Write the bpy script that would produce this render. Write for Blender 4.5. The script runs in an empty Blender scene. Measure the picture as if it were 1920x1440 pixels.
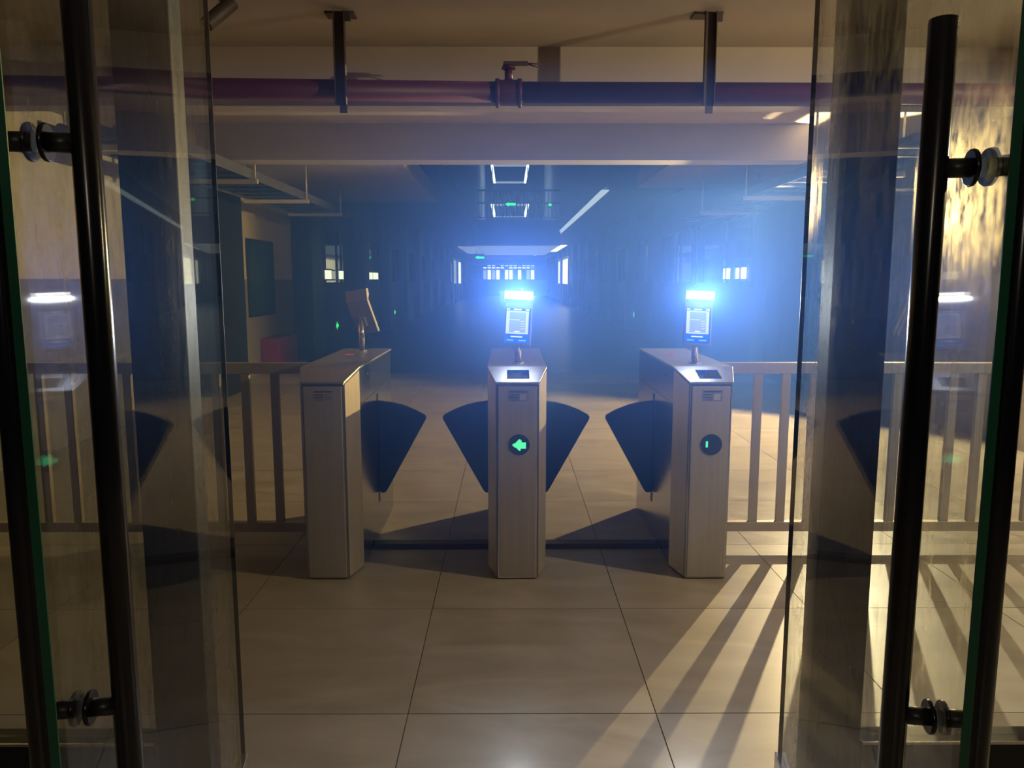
import bpy, bmesh, math, random
from mathutils import Vector, Matrix

random.seed(7)
R = math.radians
S = bpy.context.scene
COL = S.collection

# ------------------------------------------------------------------ camera
CAM_H = 1.49
cam_d = bpy.data.cameras.new('camera')
cam = bpy.data.objects.new('camera', cam_d)
COL.objects.link(cam)
cam.location = (0, 0, CAM_H)
cam.rotation_euler = (R(90 - 7.7), 0, R(-0.24))
cam_d.sensor_width = 36.0
cam_d.lens = 36.0 * 1442.0 / 1920.0
cam_d.clip_start = 0.02
cam_d.clip_end = 300
S.camera = cam

# ------------------------------------------------------------------ world, exposure
w = bpy.data.worlds.new('night')
S.world = w
w.use_nodes = True
w.node_tree.nodes['Background'].inputs[0].default_value = (0.32, 0.36, 0.45, 1)
w.node_tree.nodes['Background'].inputs[1].default_value = 0.012
vs = S.view_settings
vs.view_transform = 'Standard'
vs.look = 'None'
vs.gamma = 1.0
vs.use_curve_mapping = False
vs.exposure = 0.0

# light strengths (the lamps themselves are built further down)
P_LAMP_A = 1050.0
P_LAMP_B = 215.0
P_FRONT_FILL = 35.0
P_TERMINAL = 14.0
P_DOWN = 0.40           # downward strip of a face terminal
HAZE = 0.18
AMBER = (1.0, 0.80, 0.50)

# ------------------------------------------------------------------ materials
def new_mat(name):
    m = bpy.data.materials.new(name)
    m.use_nodes = True
    nt = m.node_tree
    nt.nodes.clear()
    out = nt.nodes.new('ShaderNodeOutputMaterial')
    return m, nt, out

def N(nt, t, **kw):
    n = nt.nodes.new(t)
    for k, v in kw.items():
        setattr(n, k, v)
    return n

def coords(nt, scale=(1, 1, 1), kind='Object'):
    tc = N(nt, 'ShaderNodeTexCoord')
    mp = N(nt, 'ShaderNodeMapping')
    mp.inputs['Scale'].default_value = scale
    if kind == 'World':
        g = N(nt, 'ShaderNodeNewGeometry')
        nt.links.new(g.outputs['Position'], mp.inputs[0])
    else:
        nt.links.new(tc.outputs[kind], mp.inputs[0])
    return mp.outputs[0]

def pbr(name, col, rough=0.5, metal=0.0, var=0.12, scale=(4, 4, 4), bump=0.0, spec=0.5,
        kind='World', rvar=0.0, detail=2.0):
    m, nt, out = new_mat(name)
    b = N(nt, 'ShaderNodeBsdfPrincipled')
    b.inputs['Metallic'].default_value = metal
    b.inputs['Roughness'].default_value = rough
    b.inputs['Specular IOR Level'].default_value = spec
    no = N(nt, 'ShaderNodeTexNoise')
    no.inputs['Scale'].default_value = 1.0
    no.inputs['Detail'].default_value = detail
    nt.links.new(coords(nt, scale, kind), no.inputs['Vector'])
    cr = N(nt, 'ShaderNodeValToRGB')
    cr.color_ramp.elements[0].position = 0.3
    cr.color_ramp.elements[1].position = 0.7
    cr.color_ramp.elements[0].color = (*[c * (1 - var) for c in col], 1)
    cr.color_ramp.elements[1].color = (*[min(1, c * (1 + var)) for c in col], 1)
    nt.links.new(no.outputs['Fac'], cr.inputs[0])
    nt.links.new(cr.outputs[0], b.inputs['Base Color'])
    if rvar:
        mr = N(nt, 'ShaderNodeMapRange')
        mr.inputs['To Min'].default_value = max(0.02, rough - rvar)
        mr.inputs['To Max'].default_value = min(1, rough + rvar)
        nt.links.new(no.outputs['Fac'], mr.inputs[0])
        nt.links.new(mr.outputs[0], b.inputs['Roughness'])
    if bump:
        bp = N(nt, 'ShaderNodeBump')
        bp.inputs['Strength'].default_value = bump
        bp.inputs['Distance'].default_value = 0.01
        nt.links.new(no.outputs['Fac'], bp.inputs['Height'])
        nt.links.new(bp.outputs[0], b.inputs['Normal'])
    nt.links.new(b.outputs[0], out.inputs[0])
    return m

def emit(name, col, strength, rim=(0.3, 0.3, 0.3)):
    m, nt, out = new_mat(name)
    no = N(nt, 'ShaderNodeTexNoise')
    no.inputs['Scale'].default_value = 6.0
    mix = N(nt, 'ShaderNodeMixRGB')
    mix.inputs[1].default_value = (*[c * 0.92 for c in col], 1)
    mix.inputs[2].default_value = (*col, 1)
    nt.links.new(no.outputs['Fac'], mix.inputs[0])
    e = N(nt, 'ShaderNodeEmission')
    e.inputs[1].default_value = strength
    nt.links.new(mix.outputs[0], e.inputs[0])
    nt.links.new(e.outputs[0], out.inputs[0])
    m.cycles.emission_sampling = 'NONE'
    return m

def glass_mat(name, tint, dust_lo, dust_hi, streak=(7, 7, 0.5), dust_col=(0.75, 0.74, 0.7), spread=0.5):
    """Clear pane: Schlick reflection over straight-through transmission, plus a film of dust and smears."""
    m, nt, out = new_mat(name)
    L = nt.links
    lw = N(nt, 'ShaderNodeLayerWeight')
    lw.inputs['Blend'].default_value = 0.5
    pw = N(nt, 'ShaderNodeMath', operation='POWER')
    L.new(lw.outputs['Facing'], pw.inputs[0])
    pw.inputs[1].default_value = 5.0
    ma = N(nt, 'ShaderNodeMath', operation='MULTIPLY_ADD')
    L.new(pw.outputs[0], ma.inputs[0])
    ma.inputs[1].default_value = 0.5
    ma.inputs[2].default_value = 0.04
    tr = N(nt, 'ShaderNodeBsdfTransparent')
    tr.inputs[0].default_value = (*tint, 1)
    gl = N(nt, 'ShaderNodeBsdfGlossy')
    gl.inputs['Roughness'].default_value = 0.02
    m1 = N(nt, 'ShaderNodeMixShader')
    L.new(ma.outputs[0], m1.inputs[0])
    L.new(tr.outputs[0], m1.inputs[1])
    L.new(gl.outputs[0], m1.inputs[2])
    if dust_lo is None:
        L.new(m1.outputs[0], out.inputs[0])
        return m
    df = N(nt, 'ShaderNodeBsdfDiffuse')
    df.inputs[0].default_value = (*dust_col, 1)
    tl = N(nt, 'ShaderNodeBsdfTranslucent')
    tl.inputs[0].default_value = (*dust_col, 1)
    md0 = N(nt, 'ShaderNodeMixShader')
    md0.inputs[0].default_value = 0.6
    L.new(df.outputs[0], md0.inputs[1])
    L.new(tl.outputs[0], md0.inputs[2])
    # fine dust throws most of the light onwards, close to its old direction
    rf = N(nt, 'ShaderNodeBsdfRefraction')
    rf.inputs['Color'].default_value = (1, 0.86, 0.62, 1)
    rf.inputs['Roughness'].default_value = 0.75
    rf.inputs['IOR'].default_value = 1.05
    md = N(nt, 'ShaderNodeMixShader')
    md.inputs[0].default_value = spread
    L.new(md0.outputs[0], md.inputs[1])
    L.new(rf.outputs[0], md.inputs[2])
    # smears: long vertical wipes, broad blotches and fine specks
    n1 = N(nt, 'ShaderNodeTexNoise')
    n1.inputs['Scale'].default_value = 1.0
    n1.inputs['Detail'].default_value = 4
    n1.inputs['Roughness'].default_value = 0.65
    n1.inputs['Distortion'].default_value = 0.6
    L.new(coords(nt, streak, 'World'), n1.inputs['Vector'])
    n2 = N(nt, 'ShaderNodeTexNoise')
    n2.inputs['Scale'].default_value = 22.0
    n2.inputs['Detail'].default_value = 3
    n2.inputs['Roughness'].default_value = 0.75
    L.new(coords(nt, (1, 1, 0.6), 'World'), n2.inputs['Vector'])
    mul = N(nt, 'ShaderNodeMath', operation='MULTIPLY')
    L.new(n1.outputs['Fac'], mul.inputs[0])
    L.new(n2.outputs['Fac'], mul.inputs[1])
    mr = N(nt, 'ShaderNodeMapRange')
    mr.inputs['From Min'].default_value = 0.18
    mr.inputs['From Max'].default_value = 0.40
    mr.inputs['To Min'].default_value = dust_lo
    mr.inputs['To Max'].default_value = dust_hi
    L.new(mul.outputs[0], mr.inputs[0])
    m2 = N(nt, 'ShaderNodeMixShader')
    L.new(mr.outputs[0], m2.inputs[0])
    L.new(m1.outputs[0], m2.inputs[1])
    L.new(md.outputs[0], m2.inputs[2])
    L.new(m2.outputs[0], out.inputs[0])
    return m

def tile_mat():
    m, nt, out = new_mat('polished_stone_tile')
    L = nt.links
    b = N(nt, 'ShaderNodeBsdfPrincipled')
    oi = N(nt, 'ShaderNodeObjectInfo')
    g = N(nt, 'ShaderNodeNewGeometry')
    off = N(nt, 'ShaderNodeVectorMath', operation='MULTIPLY_ADD')
    cmb = N(nt, 'ShaderNodeCombineXYZ')
    for i in range(3):
        L.new(oi.outputs['Random'], cmb.inputs[i])
    L.new(cmb.outputs[0], off.inputs[0])
    off.inputs[1].default_value = (7, 13, 5)
    L.new(g.outputs['Position'], off.inputs[2])
    mp = N(nt, 'ShaderNodeMapping')
    mp.inputs['Scale'].default_value = (1.3, 3.2, 1)
    mp.inputs['Rotation'].default_value = (0, 0, R(18))
    L.new(off.outputs[0], mp.inputs[0])
    n1 = N(nt, 'ShaderNodeTexNoise')
    n1.inputs['Scale'].default_value = 1.2
    n1.inputs['Detail'].default_value = 7
    n1.inputs['Distortion'].default_value = 1.2
    L.new(mp.outputs[0], n1.inputs['Vector'])
    cr = N(nt, 'ShaderNodeValToRGB')
    cr.color_ramp.elements[0].position = 0.32
    cr.color_ramp.elements[0].color = (0.30, 0.26, 0.21, 1)
    cr.color_ramp.elements[1].position = 0.68
    cr.color_ramp.elements[1].color = (0.40, 0.355, 0.30, 1)
    L.new(n1.outputs['Fac'], cr.inputs[0])
    L.new(cr.outputs[0], b.inputs['Base Color'])
    b.inputs['Roughness'].default_value = 0.4
    b.inputs['Coat Weight'].default_value = 0.4
    b.inputs['Coat Roughness'].default_value = 0.16
    b.inputs['Specular IOR Level'].default_value = 0.45
    mr = N(nt, 'ShaderNodeMapRange')
    mr.inputs['To Min'].default_value = 0.33
    mr.inputs['To Max'].default_value = 0.47
    L.new(n1.outputs['Fac'], mr.inputs[0])
    L.new(mr.outputs[0], b.inputs['Roughness'])
    L.new(b.outputs[0], out.inputs[0])
    return m

M = {}
M['tile'] = tile_mat()
M['grout'] = pbr('tile_grout', (0.19, 0.17, 0.14), 0.9)
M['border'] = pbr('pale_border_stone', (0.40, 0.38, 0.35), 0.35)
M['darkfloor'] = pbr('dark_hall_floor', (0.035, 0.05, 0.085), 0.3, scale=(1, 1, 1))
M['ceil'] = pbr('ceiling_plaster', (0.46, 0.40, 0.35), 0.9, var=0.05, scale=(2, 2, 2))
M['beam'] = pbr('painted_concrete_beam', (0.50, 0.47, 0.44), 0.85, var=0.06, scale=(1.2, 1.2, 3))
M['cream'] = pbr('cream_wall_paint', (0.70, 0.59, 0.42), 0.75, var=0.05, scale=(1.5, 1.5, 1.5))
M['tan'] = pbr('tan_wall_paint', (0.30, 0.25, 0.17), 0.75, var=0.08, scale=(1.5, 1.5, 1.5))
M['dado'] = pbr('grey_dado_paint', (0.23, 0.21, 0.18), 0.6, var=0.06)
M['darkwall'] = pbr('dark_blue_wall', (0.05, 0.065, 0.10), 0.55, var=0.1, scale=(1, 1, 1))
M['pale'] = pbr('pale_far_wall', (0.42, 0.48, 0.56), 0.7, var=0.05)
M['black'] = pbr('black_coated_steel', (0.012, 0.012, 0.014), 0.38, var=0.2, spec=0.5)
M['blackm'] = pbr('polished_black_tube', (0.008, 0.007, 0.012), 0.2, metal=0.0, var=0.1, spec=0.4)
M['jamb'] = pbr('dark_door_jamb', (0.016, 0.018, 0.02), 0.45, var=0.15)
M['steel'] = pbr('brushed_stainless', (0.52, 0.49, 0.46), 0.62, metal=1.0, var=0.06, scale=(60, 60, 2.0), rvar=0.05)
M['steelside'] = pbr('polished_stainless_side', (0.50, 0.48, 0.46), 0.20, metal=1.0, var=0.05, scale=(3, 60, 60), rvar=0.04)
M['steeltop'] = pbr('satin_stainless_top', (0.58, 0.57, 0.56), 0.36, metal=1.0, var=0.05, scale=(40, 3, 40))
M['rail'] = pbr('satin_steel_rail', (0.50, 0.44, 0.37), 0.42, metal=0.55, var=0.05)
M['chrome'] = pbr('chrome_pole', (0.75, 0.72, 0.70), 0.15, metal=1.0, var=0.03)
M['wing'] = pbr('blue_flap_panel', (0.024, 0.072, 0.25), 0.42, var=0.12, scale=(2, 2, 2))
M['gpanel'] = pbr('terminal_grey_shell', (0.36, 0.355, 0.35), 0.5, var=0.05)
M['bglass'] = pbr('black_reader_glass', (0.012, 0.016, 0.03), 0.08, var=0.2, spec=0.8)
M['sticker'] = pbr('grey_sticker', (0.26, 0.27, 0.28), 0.5, var=0.06)
M['ink'] = pbr('dark_ink', (0.03, 0.03, 0.035), 0.6)
M['redpipe'] = pbr('dark_red_pipe_paint', (0.095, 0.012, 0.018), 0.5, var=0.15, scale=(2, 8, 8))
M['hanger'] = pbr('dull_hanger_steel', (0.10, 0.075, 0.07), 0.55, metal=0.3, var=0.15)
M['tray'] = pbr('galvanised_tray', (0.10, 0.10, 0.10), 0.55, metal=0.4, var=0.15)
M['bracket'] = pbr('pale_bracket_steel', (0.42, 0.36, 0.29), 0.5, metal=0.2, var=0.08)
M['board'] = pbr('dark_green_board', (0.012, 0.05, 0.05), 0.18, var=0.12, scale=(3, 3, 3))
M['redbox'] = pbr('red_fire_box_paint', (0.22, 0.012, 0.02), 0.4, var=0.1)
M['rubber'] = pbr('dark_floor_cover', (0.025, 0.024, 0.022), 0.5, var=0.15)
M['wglass'] = pbr('dark_window_glass', (0.015, 0.022, 0.035), 0.06, var=0.15, spec=0.6)
M['lampbox'] = pbr('lamp_housing', (0.5, 0.48, 0.44), 0.5)
M['leaf'] = glass_mat('dusty_door_glass', (0.90, 0.92, 0.89), 0.012, 0.33, spread=0.95)
M['pane'] = glass_mat('sidelight_glass', (0.86, 0.88, 0.86), None, None)
M['clear'] = glass_mat('clear_door_glass', (0.95, 0.96, 0.95), None, None)
M['edge'] = pbr('green_glass_edge', (0.008, 0.085, 0.045), 0.3, var=0.1)

M['e_led'] = emit('terminal_fill_light', (1.0, 0.99, 0.93), 9.0)
M['e_blue'] = emit('screen_blue', (0.035, 0.07, 0.72), 1.0)
M['e_blue2'] = emit('screen_footer_blue', (0.015, 0.10, 0.78), 1.0)
M['e_white'] = emit('screen_white', (0.62, 0.72, 0.95), 1.0)
M['e_lav'] = emit('screen_lavender', (0.34, 0.40, 0.82), 0.9)
M['e_pill'] = emit('screen_text_bar', (0.85, 0.92, 1.0), 1.0)
M['e_cyan'] = emit('screen_cyan_bar', (0.2, 0.62, 0.95), 0.9)
M['e_grey'] = emit('screen_grey_bar', (0.25, 0.33, 0.62), 0.8)
M['e_green'] = emit('green_led', (0.10, 0.95, 0.42), 1.6)
M['e_exit'] = emit('green_exit_light', (0.03, 0.9, 0.28), 1.6)
M['e_red'] = emit('red_led', (0.6, 0.05, 0.04), 0.8)
M['e_lamp'] = emit('warm_lamp_lens', AMBER, 60.0)
M['e_ring'] = emit('cool_led_strip', (0.62, 0.78, 1.0), 2.2)
M['e_win'] = emit('lit_window', (0.72, 0.84, 1.0), 1.4)
M['e_win2'] = emit('dim_lit_window', (0.42, 0.55, 0.8), 0.55)
M['e_soffit'] = emit('cool_light_panel', (0.5, 0.66, 0.95), 0.8)
M['e_soffit2'] = emit('dim_cool_light_panel', (0.5, 0.66, 0.95), 0.32)
M['e_door'] = emit('lit_doorway', (0.95, 1.0, 0.92), 1.6)

# ------------------------------------------------------------------ mesh helpers
class B:
    """collects shapes into one bmesh; done() links them as ONE mesh object"""
    def __init__(s):
        s.bm = bmesh.new()
    def box(s, x0, x1, y0, y1, z0, z1, mat=None):
        bm = s.bm
        v = [bm.verts.new(p) for p in ((x0, y0, z0), (x1, y0, z0), (x1, y1, z0), (x0, y1, z0),
                                       (x0, y0, z1), (x1, y0, z1), (x1, y1, z1), (x0, y1, z1))]
        if mat is not None:
            for q in v:
                q.co = mat @ q.co
        for f in ((0, 3, 2, 1), (4, 5, 6, 7), (0, 1, 5, 4), (1, 2, 6, 5), (2, 3, 7, 6), (3, 0, 4, 7)):
            bm.faces.new([v[i] for i in f])
        return s
    def prism(s, pts, axis, a, b):
        """polygon pts in the plane across `axis`, extruded from a to b"""
        bm = s.bm
        def P(p, t):
            return {'x': (t, p[0], p[1]), 'y': (p[0], t, p[1]), 'z': (p[0], p[1], t)}[axis]
        A = [bm.verts.new(P(p, a)) for p in pts]
        C = [bm.verts.new(P(p, b)) for p in pts]
        n = len(pts)
        fs = [bm.faces.new(A), bm.faces.new(C)]
        for i in range(n):
            fs.append(bm.faces.new((A[i], A[(i + 1) % n], C[(i + 1) % n], C[i])))
        bmesh.ops.recalc_face_normals(bm, faces=fs)
        return s
    def tube(s, p0, p1, r0, r1=None, n=20):
        bm = s.bm
        r1 = r0 if r1 is None else r1
        p0, p1 = Vector(p0), Vector(p1)
        d = (p1 - p0).normalized()
        u = d.orthogonal().normalized()
        w_ = d.cross(u)
        A, C = [], []
        for i in range(n):
            t = 2 * math.pi * i / n
            o = u * math.cos(t) + w_ * math.sin(t)
            A.append(bm.verts.new(p0 + o * r0))
            C.append(bm.verts.new(p1 + o * r1))
        fs = [bm.faces.new(A[::-1]), bm.faces.new(C)]
        for i in range(n):
            f = bm.faces.new((A[i], A[(i + 1) % n], C[(i + 1) % n], C[i]))
            f.smooth = True
        bmesh.ops.recalc_face_normals(bm, faces=bm.faces[:])
        return s
    def poly(s, pts):
        s.bm.faces.new([s.bm.verts.new(p) for p in pts])
        return s
    def xform(s, mat):
        bmesh.ops.transform(s.bm, matrix=mat, verts=s.bm.verts[:])
        return s
    def mesh(s, name, mat):
        me = bpy.data.meshes.new(name)
        s.bm.to_mesh(me)
        s.bm.free()
        me.materials.append(M[mat] if isinstance(mat, str) else mat)
        return me
    def done(s, name, mat, parent=None, bevel=0.0, seg=2):
        o = bpy.data.objects.new(name, s.mesh(name, mat))
        COL.objects.link(o)
        if parent is not None:
            o.parent = parent
        if bevel:
            md = o.modifiers.new('bevel', 'BEVEL')
            md.width = bevel
            md.segments = seg
            md.limit_method = 'ANGLE'
            md.angle_limit = R(35)
        return o

def empty(name, loc=(0, 0, 0), rz=0.0):
    o = bpy.data.objects.new(name, None)
    o.empty_display_size = 0.1
    COL.objects.link(o)
    o.location = loc
    o.rotation_euler = (0, 0, rz)
    return o

def tag(o, label, cat, group=None, kind=None):
    o['label'] = label
    o['category'] = cat
    if group:
        o['group'] = group
    if kind:
        o['kind'] = kind
    return o

def struct(o, label=None):
    o['kind'] = 'structure'
    if label:
        o['label'] = label
        o['category'] = ' '.join(p for p in o.name.split('.')[0].split('_') if not p.isdigit())
    return o

def share(name, me, parent, loc=(0, 0, 0)):
    o = bpy.data.objects.new(name, me)
    COL.objects.link(o)
    o.parent = parent
    o.location = loc
    return o

def copy_tree(o, parent=None):
    c = o.copy()
    COL.objects.link(c)
    c.parent = parent
    for ch in list(o.children):
        copy_tree(ch, c)
    return c

# ================================================================== SETTING
LOBBY_END = 12.3
HALL_END = 75.0
WX = 4.0               # left wall
WXR = 4.5              # right wall
CEIL = 2.95
CEIL2 = 3.45
HALL_X = 3.8

# floor ------------------------------------------------------------
fl = B().box(-WX - 0.2, WXR + 0.2, -3.5, LOBBY_END, -0.2, -0.004).done('floor', 'grout')
struct(fl, 'beige polished stone tile floor of the lobby')
T = 0.86
tile_me = B().box(-T / 2 + .002, T / 2 - .002, -T / 2 + .002, T / 2 - .002, -0.012, 0.0).mesh('floor_tile', 'tile')
for k in range(-2, 10):
    for j in range(-5, 4):
        share('floor_tile', tile_me, fl, (0.51 + T * (j + .5), 2.49 + T * (k + .5), 0))
bw = B().box(-WX, 0.51 - T * 5 - .002, -3.4, 11.09, -0.012, 0).box(.51 + 4 * T + .002, WXR, -3.4, 11.09, -.012, 0)
bw.done('floor_margin', 'tile', fl)
B().box(-3.79, 3.95, -3.4, 0.768, -.012, 0).done('porch_paving', 'tile', fl)
B().box(-WX, WXR, 11.094, LOBBY_END, -0.012, 0.0).done('border_strip', 'border', fl)
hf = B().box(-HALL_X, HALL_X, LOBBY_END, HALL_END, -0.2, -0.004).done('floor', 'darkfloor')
struct(hf, 'dark polished floor of the long hall beyond the lobby')

# ceiling ----------------------------------------------------------
c1 = B().box(-WX - .2, WXR + .2, -3.5, 10.0, CEIL, CEIL + .25).box(-WX - .2, -1.35, 10.0, 14.9, CEIL, CEIL + .25).box(2.05, WXR + .2, 10.0, 12.7, CEIL, CEIL + .25).done('ceiling', 'ceil')
struct(c1, 'dim plaster ceiling over the turnstiles')
VX0, VX1, VY0, VY1 = -1.35, 2.05, 10.0, 31.0
hc = B()
hc.box(-HALL_X, VX0, 14.9, HALL_END, CEIL2, CEIL2 + .4)
hc.box(VX1, HALL_X, LOBBY_END + .4, HALL_END, CEIL2, CEIL2 + .4)
hc.box(VX0, VX1, VY1, HALL_END, CEIL2, CEIL2 + .4)
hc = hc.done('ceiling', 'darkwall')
struct(hc, 'dark hall ceiling with a long open light well')

# beams
b1 = B().box(-WX, WXR, 5.10, 5.27, 2.59, CEIL).done('trim_1', 'ceil')
struct(b1, 'shallow ceiling beam right behind the red pipe')
b2 = B().box(-2.95, 2.85, 7.5, 7.8, 2.615, CEIL).done('trim_2', 'beam')
struct(b2, 'deep grey concrete beam spanning above the hall opening')

# walls ------------------------------------------------------------
wl = B().box(-WX - .2, -WX, 2.0, 14.6, 1.50, CEIL).done('wall_left', 'cream')
struct(wl, 'cream painted left wall above its grey dado')
B().box(-WX - .2, -WX + .006, 2.0, 14.6, 0.0, 1.50).done('dado', 'dado', wl)
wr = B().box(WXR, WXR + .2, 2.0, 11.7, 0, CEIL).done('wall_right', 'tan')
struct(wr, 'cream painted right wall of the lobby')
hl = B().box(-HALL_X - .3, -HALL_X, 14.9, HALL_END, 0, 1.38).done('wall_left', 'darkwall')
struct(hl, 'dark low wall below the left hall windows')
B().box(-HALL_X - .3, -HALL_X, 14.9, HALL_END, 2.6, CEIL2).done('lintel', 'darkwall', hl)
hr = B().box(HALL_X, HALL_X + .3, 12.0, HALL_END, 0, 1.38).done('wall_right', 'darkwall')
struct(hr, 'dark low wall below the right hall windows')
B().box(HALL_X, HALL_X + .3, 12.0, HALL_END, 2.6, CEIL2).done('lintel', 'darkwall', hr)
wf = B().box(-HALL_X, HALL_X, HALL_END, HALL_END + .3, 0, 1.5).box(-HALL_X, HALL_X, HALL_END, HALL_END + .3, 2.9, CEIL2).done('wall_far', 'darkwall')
struct(wf, 'far end wall of the long hall')

# hall windows with dark glass between pillars, both sides
def hall_window(n, side, y0, y1, lit):
    x = side * HALL_X
    o = empty('window_%d' % n, (x, (y0 + y1) / 2, 1.38))
    h = (y1 - y0) / 2
    xi = -side * 0.02
    fr = B()
    for (a, b) in ((-h, -h + .12), (h - .12, h), (-.04, .04)):
        fr.box(min(0, xi * 2), max(0, xi * 2), a, b, 0, 1.22)
    fr.box(min(0, xi * 2), max(0, xi * 2), -h, h, 0, .06)
    fr.box(min(0, xi * 2), max(0, xi * 2), -h, h, 1.16, 1.22)
    fr.done('frame', 'pale' if lit else 'darkwall', o)
    pm = B().box(side * .03, side * .05, -h + .12, h - .12, .06, 1.16)
    pm.done('pane', 'e_win2' if lit else 'wglass', o)
    struct(o, '%s %s hall window pane between pillars' % ('pale lit' if lit else 'dark', 'left' if side < 0 else 'right'))
n = 3
yy = 15.9
wi = 0
hall_window(n, 1, 12.05, 15.6, False); n += 1
while yy + 3.6 < HALL_END:
    hall_window(n, -1, yy, yy + 3.3, yy > 42 and wi % 2 == 0); n += 1
    hall_window(n, 1, yy, yy + 3.3, yy > 52 and wi % 3 == 0); n += 1
    yy += 4.0
    wi += 1
# pillars between the windows
pil = B().box(-.18, .18, -.35, .35, 0, CEIL2 - .003).mesh('hall_pillar', 'darkwall')
yy = 19.55
k = 0
while yy < HALL_END - 1:
    for sd in (-1, 1):
        o = share('hall_pillar', pil, None, (sd * (HALL_X - .05), yy, 0))
        struct(o)
        o['label'] = 'dark square pillar along the %s side of the hall' % ('left' if sd < 0 else 'right')
        o['category'] = 'pillar'
        o['group'] = 'pillars along the %s hall wall' % ('left' if sd < 0 else 'right')
    yy += 4.0
# big dark pillars at the end of the cream wall and half way along it
for (x0, x1, y0, y1, lab) in ((-WX, -3.60, 9.75, 10.6, 'dark pilaster on the left wall before the green board'),
                              (-WX, -3.62, 14.35, 15.1, 'dark pillar closing the left cream wall beyond the red box'),
                              (3.95, WXR, 11.2, 11.9, 'dark pillar ending the right lobby wall')):
    o = B().box(x0, x1, y0, y1, 0, CEIL - .003).done('wall_pillar', 'black', bevel=.01)
    struct(o)
    o['label'] = lab
    o['category'] = 'pillar'

# entrance front: jambs, header, sidelights, swung-open leaves ----------
FY = 2.12
for sd in (-1, 1):
    x0, x1 = (0.875, 1.03)
    o = B().box(min(sd * x0, sd * x1), max(sd * x0, sd * x1), FY - .03, FY + .05, 0, 2.75).done(
        'door_jamb', 'jamb', bevel=.004)
    struct(o)
    o['label'] = 'black metal door jamb at the %s of the entrance' % ('left' if sd < 0 else 'right')
    o['category'] = 'door jamb'
hd = B().box(-WX, WXR, FY - .03, FY + .05, 2.755, CEIL - .002).done('trim_3', 'jamb')
struct(hd, 'black header bar over the entrance')
for sd in (-1, 1):
    o = empty('window_%d' % (1 if sd < 0 else 2), (sd * 1.035, FY, 0))
    PW = 2.96 if sd < 0 else 3.46
    X = lambda a, b: (min(sd * a, sd * b), max(sd * a, sd * b))
    B().box(*X(0, PW), .0, .012, .15, 2.74).done('pane', 'pane', o)
    B().box(*X(0, PW), -.03, .05, 0.001, .148).done('bottom_rail', 'black', o, bevel=.003)
    B().box(*X(0, PW), -.036, -.030, .142, .150).done('rail_trim', 'chrome', o)
    struct(o, 'clear glass sidelight with a black bottom rail at the %s of the entrance' % ('left' if sd < 0 else 'right'))

def door_leaf(n, sd, far, near, dtop, lab):
    """frameless glass leaf swung open towards the viewer; far/near are plan points of its two vertical edges"""
    f, nr = Vector((*far, 0)), Vector((*near, 0))
    d = (nr - f)
    L = d.length
    ang = math.atan2(d.y, d.x)
    o = empty('door_%d' % n, (far[0], far[1], 0), ang)    # local +x runs from hinge edge to free edge
    gp = B().box(0, L, -.006, .006, .012, 2.70).done('glass_pane', 'clear', o)
    gp.data.materials.append(M['leaf'])
    for p in gp.data.polygons:                      # the dirt sits on the passage side of the pane
        if p.normal.y * sd > .9:
            p.material_index = 1
    B().box(L, L + .003, -.006, .006, .012, 2.70).done('glass_edge', 'edge', o)
    B().box(-.003, 0, -.006, .006, .012, 2.70).done('glass_edge', 'black', o)
    B().box(.0, .16, -.016, .016, .005, .085).done('patch_fitting', 'chrome', o, bevel=.003)
    hx = L - 0.10
    za, zb = 1.645 + dtop, 0.825 + dtop
    for s_ in (-1, 1):
        t = B().tube((hx, s_ * .060, .625 + dtop), (hx, s_ * .060, 1.845 + dtop), .019, n=28).done('pull_handle', 'blackm', o, bevel=.002)
        for z in (za, zb):
            B().tube((hx, s_ * .006, z), (hx, s_ * .050, z), .0135, n=18).done('standoff', 'black', t)
            B().tube((hx, s_ * .0065, z), (hx, s_ * .0135, z), .026, n=20).done('washer', 'blackm', t, bevel=.002)
    struct(o, lab)
    return o
door_leaf(1, -1, (-.797, FY + .02), (-.622, 0.98), 0.03, 'glass door leaf swung open at the left with black tubular pull handle')
door_leaf(2, 1, (.815, FY + .02), (.640, 1.00), 0.0, 'glass door leaf swung open at the right with black tubular pull handle')

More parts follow.
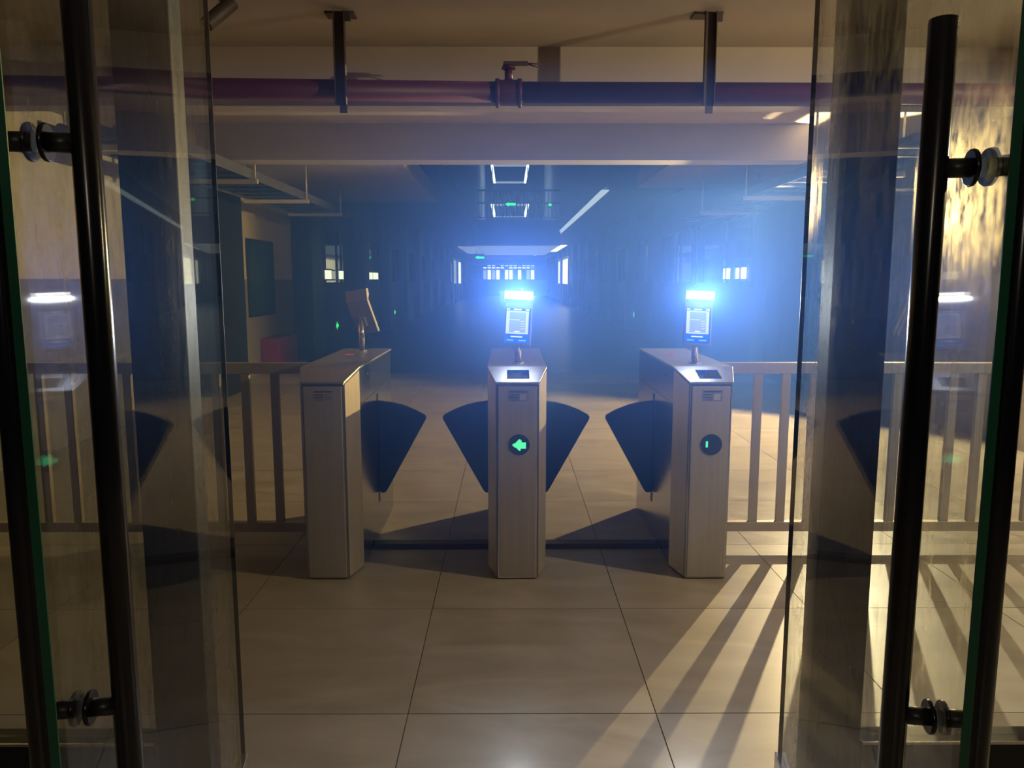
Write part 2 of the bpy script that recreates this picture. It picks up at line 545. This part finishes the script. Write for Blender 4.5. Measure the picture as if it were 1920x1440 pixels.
# ================================================================== TURNSTILES
TY = 3.70
def turnstile(x, label, wings, sign, red):
    o = empty('turnstile', (x, TY, 0))
    tag(o, label, 'turnstile', 'flap turnstiles across the lobby')
    HF, HS, YB, LEN, WF, WS = .990, 1.045, .17, 1.22, .10, .145
    # housing: nose tapering to the front
    b = B()
    plan = [(-WF, 0), (WF, 0), (WS, YB), (WS, LEN), (-WS, LEN), (-WS, YB)]
    tz = [HF, HF, HS, HS, HS, HS]
    lo = [b.bm.verts.new((px, py, 0.004)) for px, py in plan]
    hi = [b.bm.verts.new((px, py, z)) for (px, py), z in zip(plan, tz)]
    b.bm.faces.new(lo[::-1])
    b.bm.faces.new((hi[0], hi[1], hi[2], hi[5]))
    b.bm.faces.new((hi[5], hi[2], hi[3], hi[4]))
    for i in range(6):
        b.bm.faces.new((lo[i], lo[(i + 1) % 6], hi[(i + 1) % 6], hi[i]))
    bmesh.ops.recalc_face_normals(b.bm, faces=b.bm.faces[:])
    b.done('housing', 'steelside', o, bevel=.004)
    # front plate, proud of the nose
    B().box(-.093, .093, -.006, -.0005, .012, HF - .012).done('front_panel', 'steel', o, bevel=.002)
    # brushed facings on the two slanted nose faces
    for s_ in (-1, 1):
        nb = B()
        a_, c_ = Vector((s_ * WF, 0.012)), Vector((s_ * WS, YB - .004))
        nn = Vector((s_ * .966, -.256)) * .003
        q0 = a_ + nn * .3 + Vector((s_ * .0026, 0)); q1 = c_ + nn * .3
        pl = [q0, q1, q1 + nn, q0 + nn]
        lo_ = [nb.bm.verts.new((v.x, v.y, .012)) for v in pl]
        hi_ = [nb.bm.verts.new((v.x, v.y, z)) for v, z in zip(pl, (HF - .004, HS - .006, HS - .006, HF - .004))]
        nb.bm.faces.new(lo_); nb.bm.faces.new(hi_)
        for i in range(4):
            nb.bm.faces.new((lo_[i], lo_[(i + 1) % 4], hi_[(i + 1) % 4], hi_[i]))
        bmesh.ops.recalc_face_normals(nb.bm, faces=nb.bm.faces[:])
        nb.done('nose_panel', 'steel', o)
    # top cover: sloped reader face and flat lid
    t = B()
    e = .006
    q = [(-WF - e, -.008, HF), (WF + e, -.008, HF), (WS + e, YB, HS), (-WS - e, YB, HS)]
    lo = [t.bm.verts.new((a, c, z + .0005)) for a, c, z in q]
    hi = [t.bm.verts.new((a, c, z + .010)) for a, c, z in q]
    t.bm.faces.new(lo[::-1]); t.bm.faces.new(hi)
    for i in range(4):
        t.bm.faces.new((lo[i], lo[(i + 1) % 4], hi[(i + 1) % 4], hi[i]))
    t.done('sloped_cover', 'steeltop', o, bevel=.002)
    B().box(-WS - e, WS + e, YB + .002, LEN + .004, HS + .0005, HS + .010).done('lid', 'steeltop', o, bevel=.002)
    # card reader window on the slope
    sl = (HS - HF) / YB
    def top(y):
        return HF + .0105 + sl * y
    b = B()
    for p in ((-.052, .035), (.052, .035), (.060, .125), (-.060, .125)):
        pass
    pts = [(-.055, .03), (.055, .03), (.055, .125), (-.055, .125)]
    lo = [b.bm.verts.new((a + .004, c, top(c))) for a, c in pts]
    hi = [b.bm.verts.new((a + .004, c, top(c) + .003)) for a, c in pts]
    b.bm.faces.new(lo[::-1]); b.bm.faces.new(hi)
    for i in range(4):
        b.bm.faces.new((lo[i], lo[(i + 1) % 4], hi[(i + 1) % 4], hi[i]))
    if sign != 'none':
        b.done('card_reader', 'bglass', o)
    # small sticker under the lip: text lines and a pale square
    st = B().box(-.045, .055, -.0072, -.0062, .905, .962).done('sticker', 'sticker' if sign != 'none' else 'steel', o)
    for (a, c, z0, z1) in ((-.038, .048, .950, .955), (-.042, .004, .935, .939), (-.042, .004, .922, .926), (-.030, .004, .911, .914)):
        B().box(a, c, -.0078, -.0073, z0, z1).done('text_line', 'ink', st)
    B().box(.012, .044, -.0078, -.0073, .912, .942).done('emblem', 'lampbox' if sign != 'none' else 'sticker', st)
    # LED direction disc
    if sign != 'none':
        zc = .690
        d = B().tube((.008, -.0062, zc), (.008, -.0105, zc), .052, n=40).done('indicator_disc', 'bglass', o, bevel=.001)
        led = B()
        dot = .0052
        if sign == 'arrow':
            rows = {-5: (0, 1), -4: (-1, 1), -3: (-2, 6), -2: (-4, 6), -1: (-5, 6), 0: (-6, 6), 1: (-5, 6), 2: (-3, 6), 3: (-2, 6), 4: (-1, 2), 5: (0, 1)}
            cells = [(i, j) for j, (a, c) in rows.items() for i in range(a, c + 1) if not (j > 2 and i > 2) and not (j < -2 and i > 4 and j < -3)]
        else:
            cells = [(-5, j) for j in range(-2, 4)] + [(-4, j) for j in range(-2, 4)]
        for i, j in cells:
            cx, cz = .008 + i * dot, zc + j * dot
            led.box(cx - .0021, cx + .0021, -.0125, -.0107, cz - .0021, cz + .0021)
        l = led.done('led_dots', 'e_green', d)
        l['kind'] = 'stuff'
    # lid details: red status strip, lock, hinge pins
    if red:
        B().box(-.055, -.005, .80, .815, HS + .0105, HS + .013).done('status_light', 'e_red', o)
    for s_ in (-1, 1):
        B().tube((s_ * .1455, .42, .985), (s_ * .1490, .42, .985), .009, n=14).done('lock', 'chrome', o)
        B().box(min(s_ * .1453, s_ * .1462), max(s_ * .1453, s_ * .1462), .30, 1.16, .860, .8625).done('panel_seam', 'ink', o)
    # blue flaps
    for s_ in wings:
        y = .70
        sl_ = B().box(min(s_ * .1453, s_ * .1470), max(s_ * .1453, s_ * .1470), y - .022, y + .022, .20, .84).done('flap_slot', 'rubber', o)
        pts = [(0.0, .262), (.014, .252), (.034, .255), (.048, .275), (.276, .690), (.278, .704), (.270, .716),
               (.215, .746), (.150, .772), (.080, .790), (0.0, .800)]
        pr = [(s_ * (.1475 + a), c) for a, c in pts]
        B().prism(pr, 'y', y - .014, y + .014).done('flap', 'wing', o, bevel=.005)
    return o
XL, XM, XR = -.905, .042, .985
turnstile(XL, 'leftmost turnstile with plain steel front and one blue flap', (1,), 'none', True)
turnstile(XM, 'middle turnstile showing a green LED arrow on its front', (-1, 1), 'arrow', False)
turnstile(XR, 'rightmost turnstile with a dark disc showing a short green bar', (-1,), 'bar', True)

# floor strips between the turnstiles
for (a, c, lab) in ((XL + .15, XM - .15, 'black floor cable cover between left and middle turnstiles'),
                    (XM + .15, XR - .15, 'black floor cable cover between middle and right turnstiles')):
    o = B().prism([(TY + .43, .0005), (TY + .46, .022), (TY + .53, .022), (TY + .56, .0005)], 'x', a, c).done('cable_cover', 'rubber')
    tag(o, lab, 'cable cover', 'cable covers on the floor')

# ================================================================== FACE TERMINALS
def terminal(x, y, yaw, tilt, roll, label, lit):
    o = empty('face_terminal', (x, y, 1.0555), yaw)       # local -y is the screen side
    tag(o, label, 'terminal', 'face terminals on the turnstiles')
    B().tube((0, 0, 0), (0, 0, .006), .030, n=24).done('base_flange', 'chrome', o, bevel=.001)
    B().tube((0, 0, .006), (0, 0, .20), .0165, .0185, n=24).done('pole', 'chrome', o)
    mt = Matrix.Translation((0, -.030, .182)) @ Matrix.Rotation(roll, 4, 'Y') @ Matrix.Rotation(-tilt, 4, 'X')
    def put(b, name, mat, par, bev=0.0):
        return b.xform(mt).done(name, mat, par, bevel=bev)
    hb, w2 = .085, .071
    put(B().box(-w2, w2, -.024, 0, -hb, .135), 'shell', 'gpanel', o, .003)
    put(B().box(-.02, .02, 0.0, .022, -.03, .03), 'mount', 'gpanel', o, .003)
    put(B().prism([(0, .1352), (-.022, .1352), (-.046, .150), (-.058, .188), (-.034, .196)], 'x', -w2 - .002, w2 + .002), 'visor', 'gpanel', o, .002)
    # screen and what it shows
    sc = put(B().box(-.064, .064, -.0262, -.0242, -hb + .010, .105), 'screen', 'e_blue' if lit else 'bglass', o)
    if lit:
        z0, z1 = -hb + .010, .105
        H = z1 - z0
        def ui(name, mat, a, c, lo, hi, lift):
            put(B().box(a, c, -.0263 - lift, -.0262 - lift + .00005, z0 + lo * H, z0 + hi * H), name, mat, sc)
        ui('footer', 'e_blue2', -.063, .063, .0, .255, .0002)
        ui('camera_frame', 'e_white', -.060, .056, .262, .925, .0002)
        ui('camera_view', 'e_lav', -.043, .041, .30, .885, .0006)
        ui('view_line', 'e_white', -.042, .010, .655, .675, .0010)
        for i in range(4):
            ui('menu_item', 'e_white', .016, .036, .40 + .07 * i, .425 + .07 * i, .0010)
            ui('menu_shade', 'e_grey', .016, .036, .385 + .07 * i, .398 + .07 * i, .0010)
        ui('view_caption', 'e_pill', -.016, .012, .315, .345, .0010)
        ui('title_bar', 'e_pill', -.024, .018, .945, .985, .0004)
        ui('clock', 'e_pill', .038, .058, .945, .985, .0004)
        ui('corner_logo', 'e_white', -.060, -.042, .945, .985, .0004)
        ui('message_bar', 'e_pill', -.033, .027, .165, .20, .0006)
        ui('button', 'e_cyan', -.053, -.018, .06, .095, .0006)
        ui('button', 'e_cyan', .008, .046, .06, .095, .0006)
        # fill-light strips on the visor face
        f0, f1 = Vector((-.046, .150)), Vector((-.058, .188))
        nrm = Vector((-(f1.y - f0.y), (f1.x - f0.x))).normalized()
        nrm = nrm if nrm.x < 0 else -nrm
        for (a, c) in ((.02, .58), (.70, .98)):
            p, q = f0.lerp(f1, a), f0.lerp(f1, c)
            put(B().prism([p[:], q[:], (q + nrm * .003)[:], (p + nrm * .003)[:]], 'x', -w2, w2), 'light_strip', 'e_led', o)
        ld = bpy.data.lights.new('terminal_light', 'AREA')
        ld.shape = 'RECTANGLE'
        ld.size, ld.size_y = .136, .019
        ld.energy = P_TERMINAL
        ld.spread = R(115)
        ld.color = (0.72, 0.80, 1.0)
        lo = bpy.data.objects.new('terminal_light', ld)
        COL.objects.link(lo)
        lo.parent = o
        c = f0.lerp(f1, .30) + nrm * .0045
        lo.matrix_local = mt @ Matrix.Translation((0, c.x, c.y)) @ Matrix.Rotation(R(-90), 4, 'X')   # shines towards local -y
        l2 = bpy.data.lights.new('terminal_down_light', 'AREA')
        l2.shape = 'RECTANGLE'
        l2.size, l2.size_y = .12, .012
        l2.energy = P_DOWN
        l2.spread = R(80)
        l2.color = (0.56, 0.66, 1.0)
        lo2 = bpy.data.objects.new('terminal_down_light', l2)
        COL.objects.link(lo2)
        lo2.parent = o
        lo2.matrix_local = mt @ Matrix.Translation((0, f0.x - .012, f0.y - .004)) @ Matrix.Rotation(R(-14), 4, 'X')
    else:
        put(B().tube((0.012, .0002, .075), (.012, .003, .075), .004, n=12), 'rear_port', 'ink', o)
    return o
terminal(XM + .006, TY + .33, R(-4), R(9), R(2.5), 'lit face terminal with white light bar on the middle turnstile', True)
terminal(XR - .006, TY + .33, R(-2), R(9), R(2.5), 'lit face terminal with white light bar on the right turnstile', True)
terminal(XL, TY + 1.04, R(180 - 17), R(22), R(9), 'face terminal seen from behind on the left turnstile', False)
terminal(XM, TY + 1.04, R(180 - 17), R(22), R(9), 'face terminal turned away, behind the lit one on middle turnstile', False)

# ================================================================== RAILINGS
RY = TY + .47
def railing(x0, x1, label, first, step):
    o = empty('railing', ((x0 + x1) / 2, RY, 0))
    tag(o, label, 'railing', 'steel railings beside the turnstiles')
    c = (x0 + x1) / 2
    B().box(x0 - c, x1 - c, -.02, .02, .985, 1.045).done('top_rail', 'rail', o, bevel=.003)
    B().box(x0 - c, x1 - c, -.02, .02, .095, .150).done('bottom_rail', 'rail', o, bevel=.003)
    me = B().box(-.022, .022, -.014, .014, .1505, .9845).mesh('baluster', 'rail')
    x = first
    while min(x0, x1) + .05 < x < max(x0, x1) - .05:
        share('baluster', me, o, (x - c, 0, 0))
        x += step
    for x in (x0 + .025, x1 - .025):
        B().box(x - c - .024, x - c + .024, -.0195, .0195, .0005, .0945).done('foot', 'rail', o)
    return o
railing(XR + .152, WXR - .004, 'lit steel railing right of the right turnstile', 1.365, .153)
railing(-WX + .010, XL - .152, 'shadowed steel railing left of the left turnstile', -3.845, .1605)

# ================================================================== PIPE, HANGERS, SPRINKLER
pp = empty('fire_pipe', (0, 4.5, 2.535))
tag(pp, 'dark red fire pipe running across below the ceiling', 'pipe')
B().tube((-WX + .002, 0, .045), (-.06, 0, .0), .057, n=28).done('pipe_run', 'redpipe', pp)
B().tube((.06, 0, .0), (WXR - .002, 0, -.012), .057, n=28).done('pipe_run', 'redpipe', pp)
cp = B().tube((-.075, 0, 0), (.075, 0, 0), .066, n=28).done('tee_coupling', 'redpipe', pp, bevel=.003)
for xx in (-.062, .062):
    B().tube((xx - .012, 0, 0), (xx + .012, 0, 0), .073, n=28).done('coupling_ring', 'redpipe', cp)
    B().tube((xx, -.02, -.088), (xx, -.02, -.06), .010, n=12).done('coupling_bolt', 'hanger', cp)
B().tube((0, 0, .06), (0, 0, .125), .022, n=16).done('branch_stub', 'redpipe', pp)
sp = B().tube((0, 0, .125), (0, 0, .142), .040, .034, n=18).done('sprinkler_head', 'redpipe', pp)
B().box(-.03, .11, -.012, .012, .143, .165).done('branch_arm', 'hanger', pp, bevel=.004)
B().tube((.11, 0, .155), (.185, -.004, .150), .004, n=8).done('branch_wire', 'hanger', pp)
B().tube((.11, 0, .150), (.175, .004, .132), .004, n=8).done('branch_wire', 'hanger', pp)

for (x, lab) in ((-.925, 'steel channel hanger holding the red pipe above left turnstile'),
                 (1.105, 'steel channel hanger holding the red pipe above right turnstile')):
    o = empty('pipe_hanger', (x, 4.5, CEIL))
    tag(o, lab, 'pipe hanger', 'channel hangers of the red pipe')
    B().box(-.085, .075, -.05, .05, -.012, -.0005).done('ceiling_plate', 'hanger', o)
    h = B()
    h.box(-.031, .031, -.068, -.062, -.50, -.012)
    h.box(-.031, -.026, -.098, -.068, -.50, -.012).box(.026, .031, -.098, -.068, -.50, -.012)
    h.done('channel', 'hanger', o)
    B().box(.032, .062, -.085, -.065, -.06, -.0125).done('angle_bracket', 'hanger', o)
    B().box(-.012, .030, -.0615, -.055, -.540, -.46).done('clamp_tail', 'hanger', o)

# surveillance camera at the upper left
o = empty('security_camera', (-1.43, 4.1, CEIL))
tag(o, 'dark bullet security camera hanging from the ceiling at upper left', 'camera')
B().tube((0, 0, -.012), (0, 0, -.0005), .05, n=20).done('ceiling_base', 'hanger', o)
B().tube((0, 0, -.012), (-.015, 0, -.07), .014, n=12).done('arm', 'hanger', o)
B().tube((.03, .03, -.065), (-.075, -.06, -.20), .036, n=20).done('body', 'hanger', o, bevel=.003)
B().tube((-.0755, -.0605, -.2005), (-.078, -.063, -.204), .026, n=20).done('lens', 'bglass', o)

# ================================================================== CABLE TRAYS
def tray(xc, wd, y0, y1, z, label, rods):
    o = empty('cable_tray', (xc, (y0 + y1) / 2, z))
    tag(o, label, 'cable tray', 'cable trays along the walls')
    h = (y1 - y0) / 2
    for s_ in (-1, 1):
        B().box(s_ * wd / 2 - .004, s_ * wd / 2 + .004, -h, h, 0, .10).done('side_rail', 'tray', o)
    me = B().box(-wd / 2 + .005, wd / 2 - .005, -.02, .02, .006, .022).mesh('rung', 'tray')
    k_ = int((y1 - y0) / .4)
    for i in range(k_):
        share('rung', me, o, (0, -h + .2 + i * .4, 0))
    for (yy_) in rods:
        br = B().box(-wd / 2 - .06, wd / 2 + .06, yy_ - .025, yy_ + .025, -.045, -.0005).done('bracket', 'bracket', o)
        for s_ in (-1, 1):
            B().tube((s_ * (wd / 2 + .035), yy_, 0.0), (s_ * (wd / 2 + .035), yy_, CEIL - z - .001), .010, n=10).done('hanger_rod', 'bracket', br)
        for i in range(3):
            pass
    for i, (dx, r) in enumerate(((-.3 * wd, .03), (-.12 * wd, .024), (.05 * wd, .034), (.26 * wd, .026))):
        B().tube((dx, -h + .02, .024 + r), (dx + .03, h - .02, .024 + r), r, n=10).done('cable', 'black', o)
    return o
tray(-2.95, .70, 5.6, 13.2, 2.50, 'dark cable tray hung along the left wall', (-3.4, -1.4, .6, 2.6))
tray(3.10, .70, 5.6, 13.2, 2.44, 'cable tray hung along the right wall with a pale lit bracket', (-2.4, -.4, 1.6))

# ================================================================== LEFT WALL THINGS
o = empty('notice_board', (-WX, 12.5, .96))
tag(o, 'dark green glossy board hung on the left cream wall', 'board')
B().box(.0065, .030, -.60, .60, 0, 1.12).done('panel', 'board', o)
fr = B()
fr.box(.0065, .040, -.64, -.601, -.04, 1.16).box(.0065, .040, .601, .64, -.04, 1.16)
fr.box(.0065, .040, -.60, .60, -.04, -.001).box(.0065, .040, -.60, .60, 1.121, 1.16)
fr.done('frame', 'black', o)
o = empty('fire_box', (-WX, 12.9, 0.0))
tag(o, 'dark red fire extinguisher box on the floor against the left wall', 'fire box')
B().box(.008, .30, -.55, .55, .001, .56).done('body', 'redbox', o, bevel=.008)
B().box(.301, .312, -.50, .50, .05, .52).done('door', 'redbox', o, bevel=.004)
B().box(.3125, .325, .28, .32, .32, .40).done('handle', 'chrome', o)
o = empty('wall_switch', (-WX, 8.75, 2.28))
tag(o, 'small dark control box high on the left cream wall', 'switch box')
B().box(.001, .045, -.06, .06, -.09, .09).done('case', 'hanger', o, bevel=.004)
B().box(.0455, .050, -.03, .03, -.05, .02).done('cover', 'ink', o)

# low level exit lights (green)
def exit_light(side, y, z, lab, s=.11):
    o = empty('exit_light', (side * (HALL_X - .02), y, z))
    tag(o, lab, 'exit light', 'green exit lights in the hall')
    a = sorted((0, -side * .02))
    B().box(a[0], a[1], -.16, .16, -.10, .10).done('case', 'black', o)
    b_ = sorted((-side * .0205, -side * .024))
    B().prism([(-s, 0), (0, .085), (0, .035), (s, .035), (s, -.035), (0, -.035), (0, -.085)], 'x', b_[0], b_[1]).done('arrow', 'e_exit', o)
exit_light(-1, 16.9, .50, 'low green exit arrow on the dark left hall wall, nearest one')
exit_light(-1, 25.5, .44, 'low green exit arrow on the left hall wall, farther one')
exit_light(1, 23.2, .46, 'low green exit arrow on the right hall wall')
for (x, y, z, lab) in ((-1.35, 36.0, 2.52, 'green exit sign hanging in the far hall'),
                       (.06, 30.9, 4.44, 'green exit sign under the far upper balcony rail'),
                       (1.62, 30.9, 4.42, 'green exit sign at the right end of the upper balcony')):
    o = empty('exit_sign', (x, y, z))
    tag(o, lab, 'exit sign', 'green exit signs far away')
    wd = .24 if x < 1 else .07
    B().box(-wd, wd, 0, .04, -.09, .09).done('case', 'black', o)
    if y > 32:
        for dx in (-.15, .15):
            B().tube((dx, .02, .091), (dx, .02, .328), .012, n=8).done('hanging_rod', 'black', o)
    B().prism([(-wd * .9, 0), (-wd * .2, .08), (-wd * .2, .045), (wd * .9, .045), (wd * .9, -.045), (-wd * .2, -.045), (-wd * .2, -.08)], 'y', -.004, -.0005).done('arrow', 'e_exit', o)

# bright small windows seen deep on either side
def slot_windows(side, lst, lab):
    for (y0, y1) in lst:
        x = side * (HALL_X - .062)
        o = empty('lit_slot_window', (x, (y0 + y1) / 2, 1.60))
        tag(o, lab, 'window', 'bright slot windows, %s' % ('left' if side < 0 else 'right'))
        h = (y1 - y0) / 2
        a = sorted((0, -side * .01))
        B().box(a[0], a[1], -h, h, -.09, .09).done('pane', 'e_win', o)
        f = B()
        a = sorted((0, -side * .014))
        f.box(a[0], a[1], -h - .03, h + .03, -.12, -.0905).box(a[0], a[1], -h - .03, h + .03, .0905, .12)
        f.done('frame', 'black', o)
slot_windows(-1, ((15.8, 16.35), (17.1, 17.55), (20.3, 21.3), (21.4, 22.2)), 'small bright window low in the dark left hall wall')
slot_windows(1, ((10.6+1.6, 12.45), (12.6, 12.75), (13.1, 13.3), (13.4, 13.5)), 'small bright window far along the right wall')

# ================================================================== FAR HALL / LIGHT WELL
# light-well walls above the hall
for (x0, x1, lab) in ((VX0 - .2, VX0, 'pale upper wall left of the light well'), (VX1, VX1 + .2, 'pale upper wall right of the light well')):
    o = B().box(x0, x1, 10.0, 46.0, CEIL2 + .4, 9.5).done('wall_upper', 'pale')
    struct(o, lab)
o = B().box(-HALL_X, HALL_X, 46, 46.3, CEIL2 + .4, 9.5).done('wall_back', 'darkwall')
struct(o, 'dark back wall of the light well')
o = B().box(-HALL_X, HALL_X, 9.9, 46, 9.5, 9.8).done('ceiling', 'darkwall')
struct(o, 'top slab over the light well')
o = B().box(VX0, VX1, 30.98, 31.34, 2.85, CEIL2).box(VX0, VX1, 31.34, 43.2, 2.88, CEIL2).done('trim_4', 'darkwall')
struct(o, 'dark fascia beam below the far balcony')
# balcony railing
o = empty('balcony_railing', (.35, 31.0, CEIL2 + .4))
tag(o, 'thin barred balcony railing across the far light well', 'railing')
B().box(-1.6, 1.65, -.03, .03, 1.10, 1.17).done('top_rail', 'black', o)
B().box(-1.6, 1.65, -.02, .02, .62, .67).done('middle_rail', 'black', o)
B().box(-1.6, 1.65, -.02, .02, .06, .10).done('bottom_rail', 'black', o)
me = B().box(-.02, .02, -.015, .015, .101, 1.099).mesh('bar', 'pale')
for i in range(24):
    share('bar', me, o, (-1.55 + i * .138, 0, 0))
# two rectangular LED frames in the light well
for (z, y0, y1, lab) in ((6.9, 38.0, 44.6, 'upper rectangular white LED frame in the far light well'),
                         (5.05, 38.0, 45.6, 'lower rectangular white LED frame in the far light well')):
    o = empty('led_frame', (.06, (y0 + y1) / 2, z))
    tag(o, lab, 'light frame', 'rectangular LED frames')
    h = (y1 - y0) / 2
    for (a, c, d, e) in ((-.92, -.80, -h, h), (.80, .92, -h, h)):
        B().box(a, c, d, e, 0, .10).done('side_bar', 'e_ring', o)
    for (d, e) in ((-h, -h + .1), (h - .1, h)):
        B().box(-.799, .799, d, e, 0, .10).done('end_bar', 'e_win2', o)
    for a in (-.86, .86):
        B().tube((a, -h + .3, .1), (a, -h + .3, 9.49 - z), .02, n=8).done('suspension_rod', 'black', o)
# soffits deep in the hall, the light on them put in as emission
for (x0, x1, y0, y1, m_, lab) in ((-1.3, 2.0, 31.35, 43.0, 'e_soffit2', 'pale soffit deep in the hall with its light put in as glow'),
                                  (2.15, 3.3, 44.0, 54.0, 'e_win', 'bright soffit at the far right of the hall, lit by its own glow'),
                                  (-3.0, -1.5, 46.0, 58.0, 'e_soffit2', 'pale soffit at the far left of the hall, lit by its own glow')):
    zt = 2.88 if y0 < 32 else CEIL2
    o = B().box(x0, x1, y0, y1, zt - .03, zt - .001).done('ceiling_light_panel', m_)
    tag(o, lab, 'light panel')
o = B().box(VX1 - .05, VX1 + .12, 17.0, 62.0, CEIL2 - .05, CEIL2 - .031).done('light_strip', 'e_soffit')
tag(o, 'pale light strip running along the right hall ceiling', 'light strip')
# far window wall
fw = empty('window_60', (0, HALL_END - .1, 1.5))
struct(fw, 'row of bright windows at the far end of the hall')
cell = 5.0 / 12
for i in range(12):
    for (z0, z1) in ((0.0, .95), (1.05, 1.2), (1.28, 1.38)):
        m_ = random.choice(['e_win', 'e_win', 'e_win2', 'wglass'])
        B().box(-2.5 + i * cell + .05, -2.5 + (i + 1) * cell - .05, 0, .03, z0 + .05, z1).done('pane', m_, fw)
B().box(-2.6, 2.6, .031, .06, -.05, 1.4).done('frame', 'black', fw)
# bright doorways
for (sd, y0, y1, m_, lab) in ((1, 46.0, 50.5, 'e_door', 'very bright open doorway on the right far down the hall'),
                              (1, 53.0, 55.0, 'e_win', 'narrow bright doorway farther down the right of the hall'),
                              (-1, 54.0, 57.0, 'e_win', 'bright doorway on the left far down the hall'),
                              (-1, 49.5, 52.0, 'e_win2', 'dim bluish doorway on the left far down the hall')):
    x = sd * (HALL_X - .25)
    o = empty('lit_doorway', (x, (y0 + y1) / 2, 0.001))
    tag(o, lab, 'doorway', 'lit doorways down the hall')
    h = (y1 - y0) / 2
    a = sorted((0, -sd * .03))
    B().box(a[0], a[1], -h, h, 1.25, 2.75).done('light_panel', m_, o)
    B().box(a[0], a[1], -h, h, .0, 1.249).done('door', 'darkwall', o)
    f = B()
    a = sorted((0, -sd * .06))
    f.box(a[0], a[1], -h - .12, -h - .001, 0, 2.9).box(a[0], a[1], h + .001, h + .12, 0, 2.9).box(a[0], a[1], -h, h, 2.751, 2.9)
    f.done('frame', 'pale', o)

# ================================================================== LAMPS
def wall_lamp(loc, power, label, r=.014, aim=None):
    o = empty('wall_lamp', loc)
    tag(o, label, 'lamp', 'warm wall lamps on the right wall')
    d = WXR - loc[0]
    B().box(d - .03, d - .001, -.10, .10, -.14, .14).done('back_plate', 'lampbox', o, bevel=.004)
    B().tube((.07, 0, .06), (d - .031, 0, .06), .015, n=14).done('arm', 'lampbox', o)
    B().tube((.06, 0, .05), (.06, 0, .10), .06, .03, n=24).done('cap', 'lampbox', o)
    B().tube((.06, 0, .012), (.06, 0, .049), .03, .03, n=24).done('bulb', 'e_lamp', o)
    ld = bpy.data.lights.new('wall_lamp_light', 'SPOT' if aim else 'POINT')
    ld.energy = power
    if aim:
        ld.spot_size = R(155)
        ld.spot_blend = .25
    ld.color = AMBER
    ld.shadow_soft_size = r
    lo = bpy.data.objects.new('wall_lamp_light', ld)
    COL.objects.link(lo)
    lo.parent = o
    lo.location = (-.02, 0, -.02)
    if aim:
        lo.rotation_euler = Vector(aim).to_track_quat('-Z', 'Y').to_euler()
wall_lamp((3.62, 7.84, 2.32), P_LAMP_A, 'warm wall lamp deep on the right wall', aim=(-.72, -.66, -.30))
wall_lamp((3.62, 2.42, 2.40), P_LAMP_B, 'warm wall lamp on the right wall next to the entrance', aim=(-.85, .12, -.28))
o = empty('front_fill_lamp', (-.1, -2.6, CEIL))  # unseen lamp added behind the camera to fill the turnstile fronts
tag(o, 'unseen round fill lamp added outside to light the turnstile fronts', 'lamp')
B().tube((0, 0, -.05), (0, 0, -.0005), .16, .18, n=32).done('shade', 'lampbox', o)
B().tube((0, 0, -.07), (0, 0, -.051), .12, .15, n=32).done('diffuser', 'e_soffit', o)
ld = bpy.data.lights.new('front_fill_light', 'POINT')
ld.energy = P_FRONT_FILL
ld.color = (1.0, 0.85, 0.66)
ld.shadow_soft_size = .15
lo = bpy.data.objects.new('front_fill_light', ld)
COL.objects.link(lo)
lo.parent = o
lo.location = (0, 0, -.25)

# ================================================================== BLUE GLARE VOLUME
hm, nt, out = new_mat('blue_glare_haze')
vsn = N(nt, 'ShaderNodeVolumeScatter')
vsn.inputs['Color'].default_value = (0.10, 0.26, 1.0, 1)
vsn.inputs['Density'].default_value = HAZE
vsn.inputs['Anisotropy'].default_value = 0.45
nt.links.new(vsn.outputs[0], out.inputs['Volume'])
hz = B().box(-2.2, 2.1, 2.5, 6.6, .45, 2.18).done('glare_haze', hm)  # scatter box added for the veiling glare around the lit screens
tag(hz, 'added bluish volume for the glare around the lit terminals', 'haze', kind='stuff')
S.cycles.volume_bounces = 0
S.cycles.transparent_max_bounces = 16
S.cycles.max_bounces = 5
S.cycles.diffuse_bounces = 3
S.cycles.glossy_bounces = 3
S.cycles.caustics_reflective = False
S.cycles.caustics_refractive = False
S.cycles.adaptive_threshold = 0.12
S.cycles.use_light_tree = False
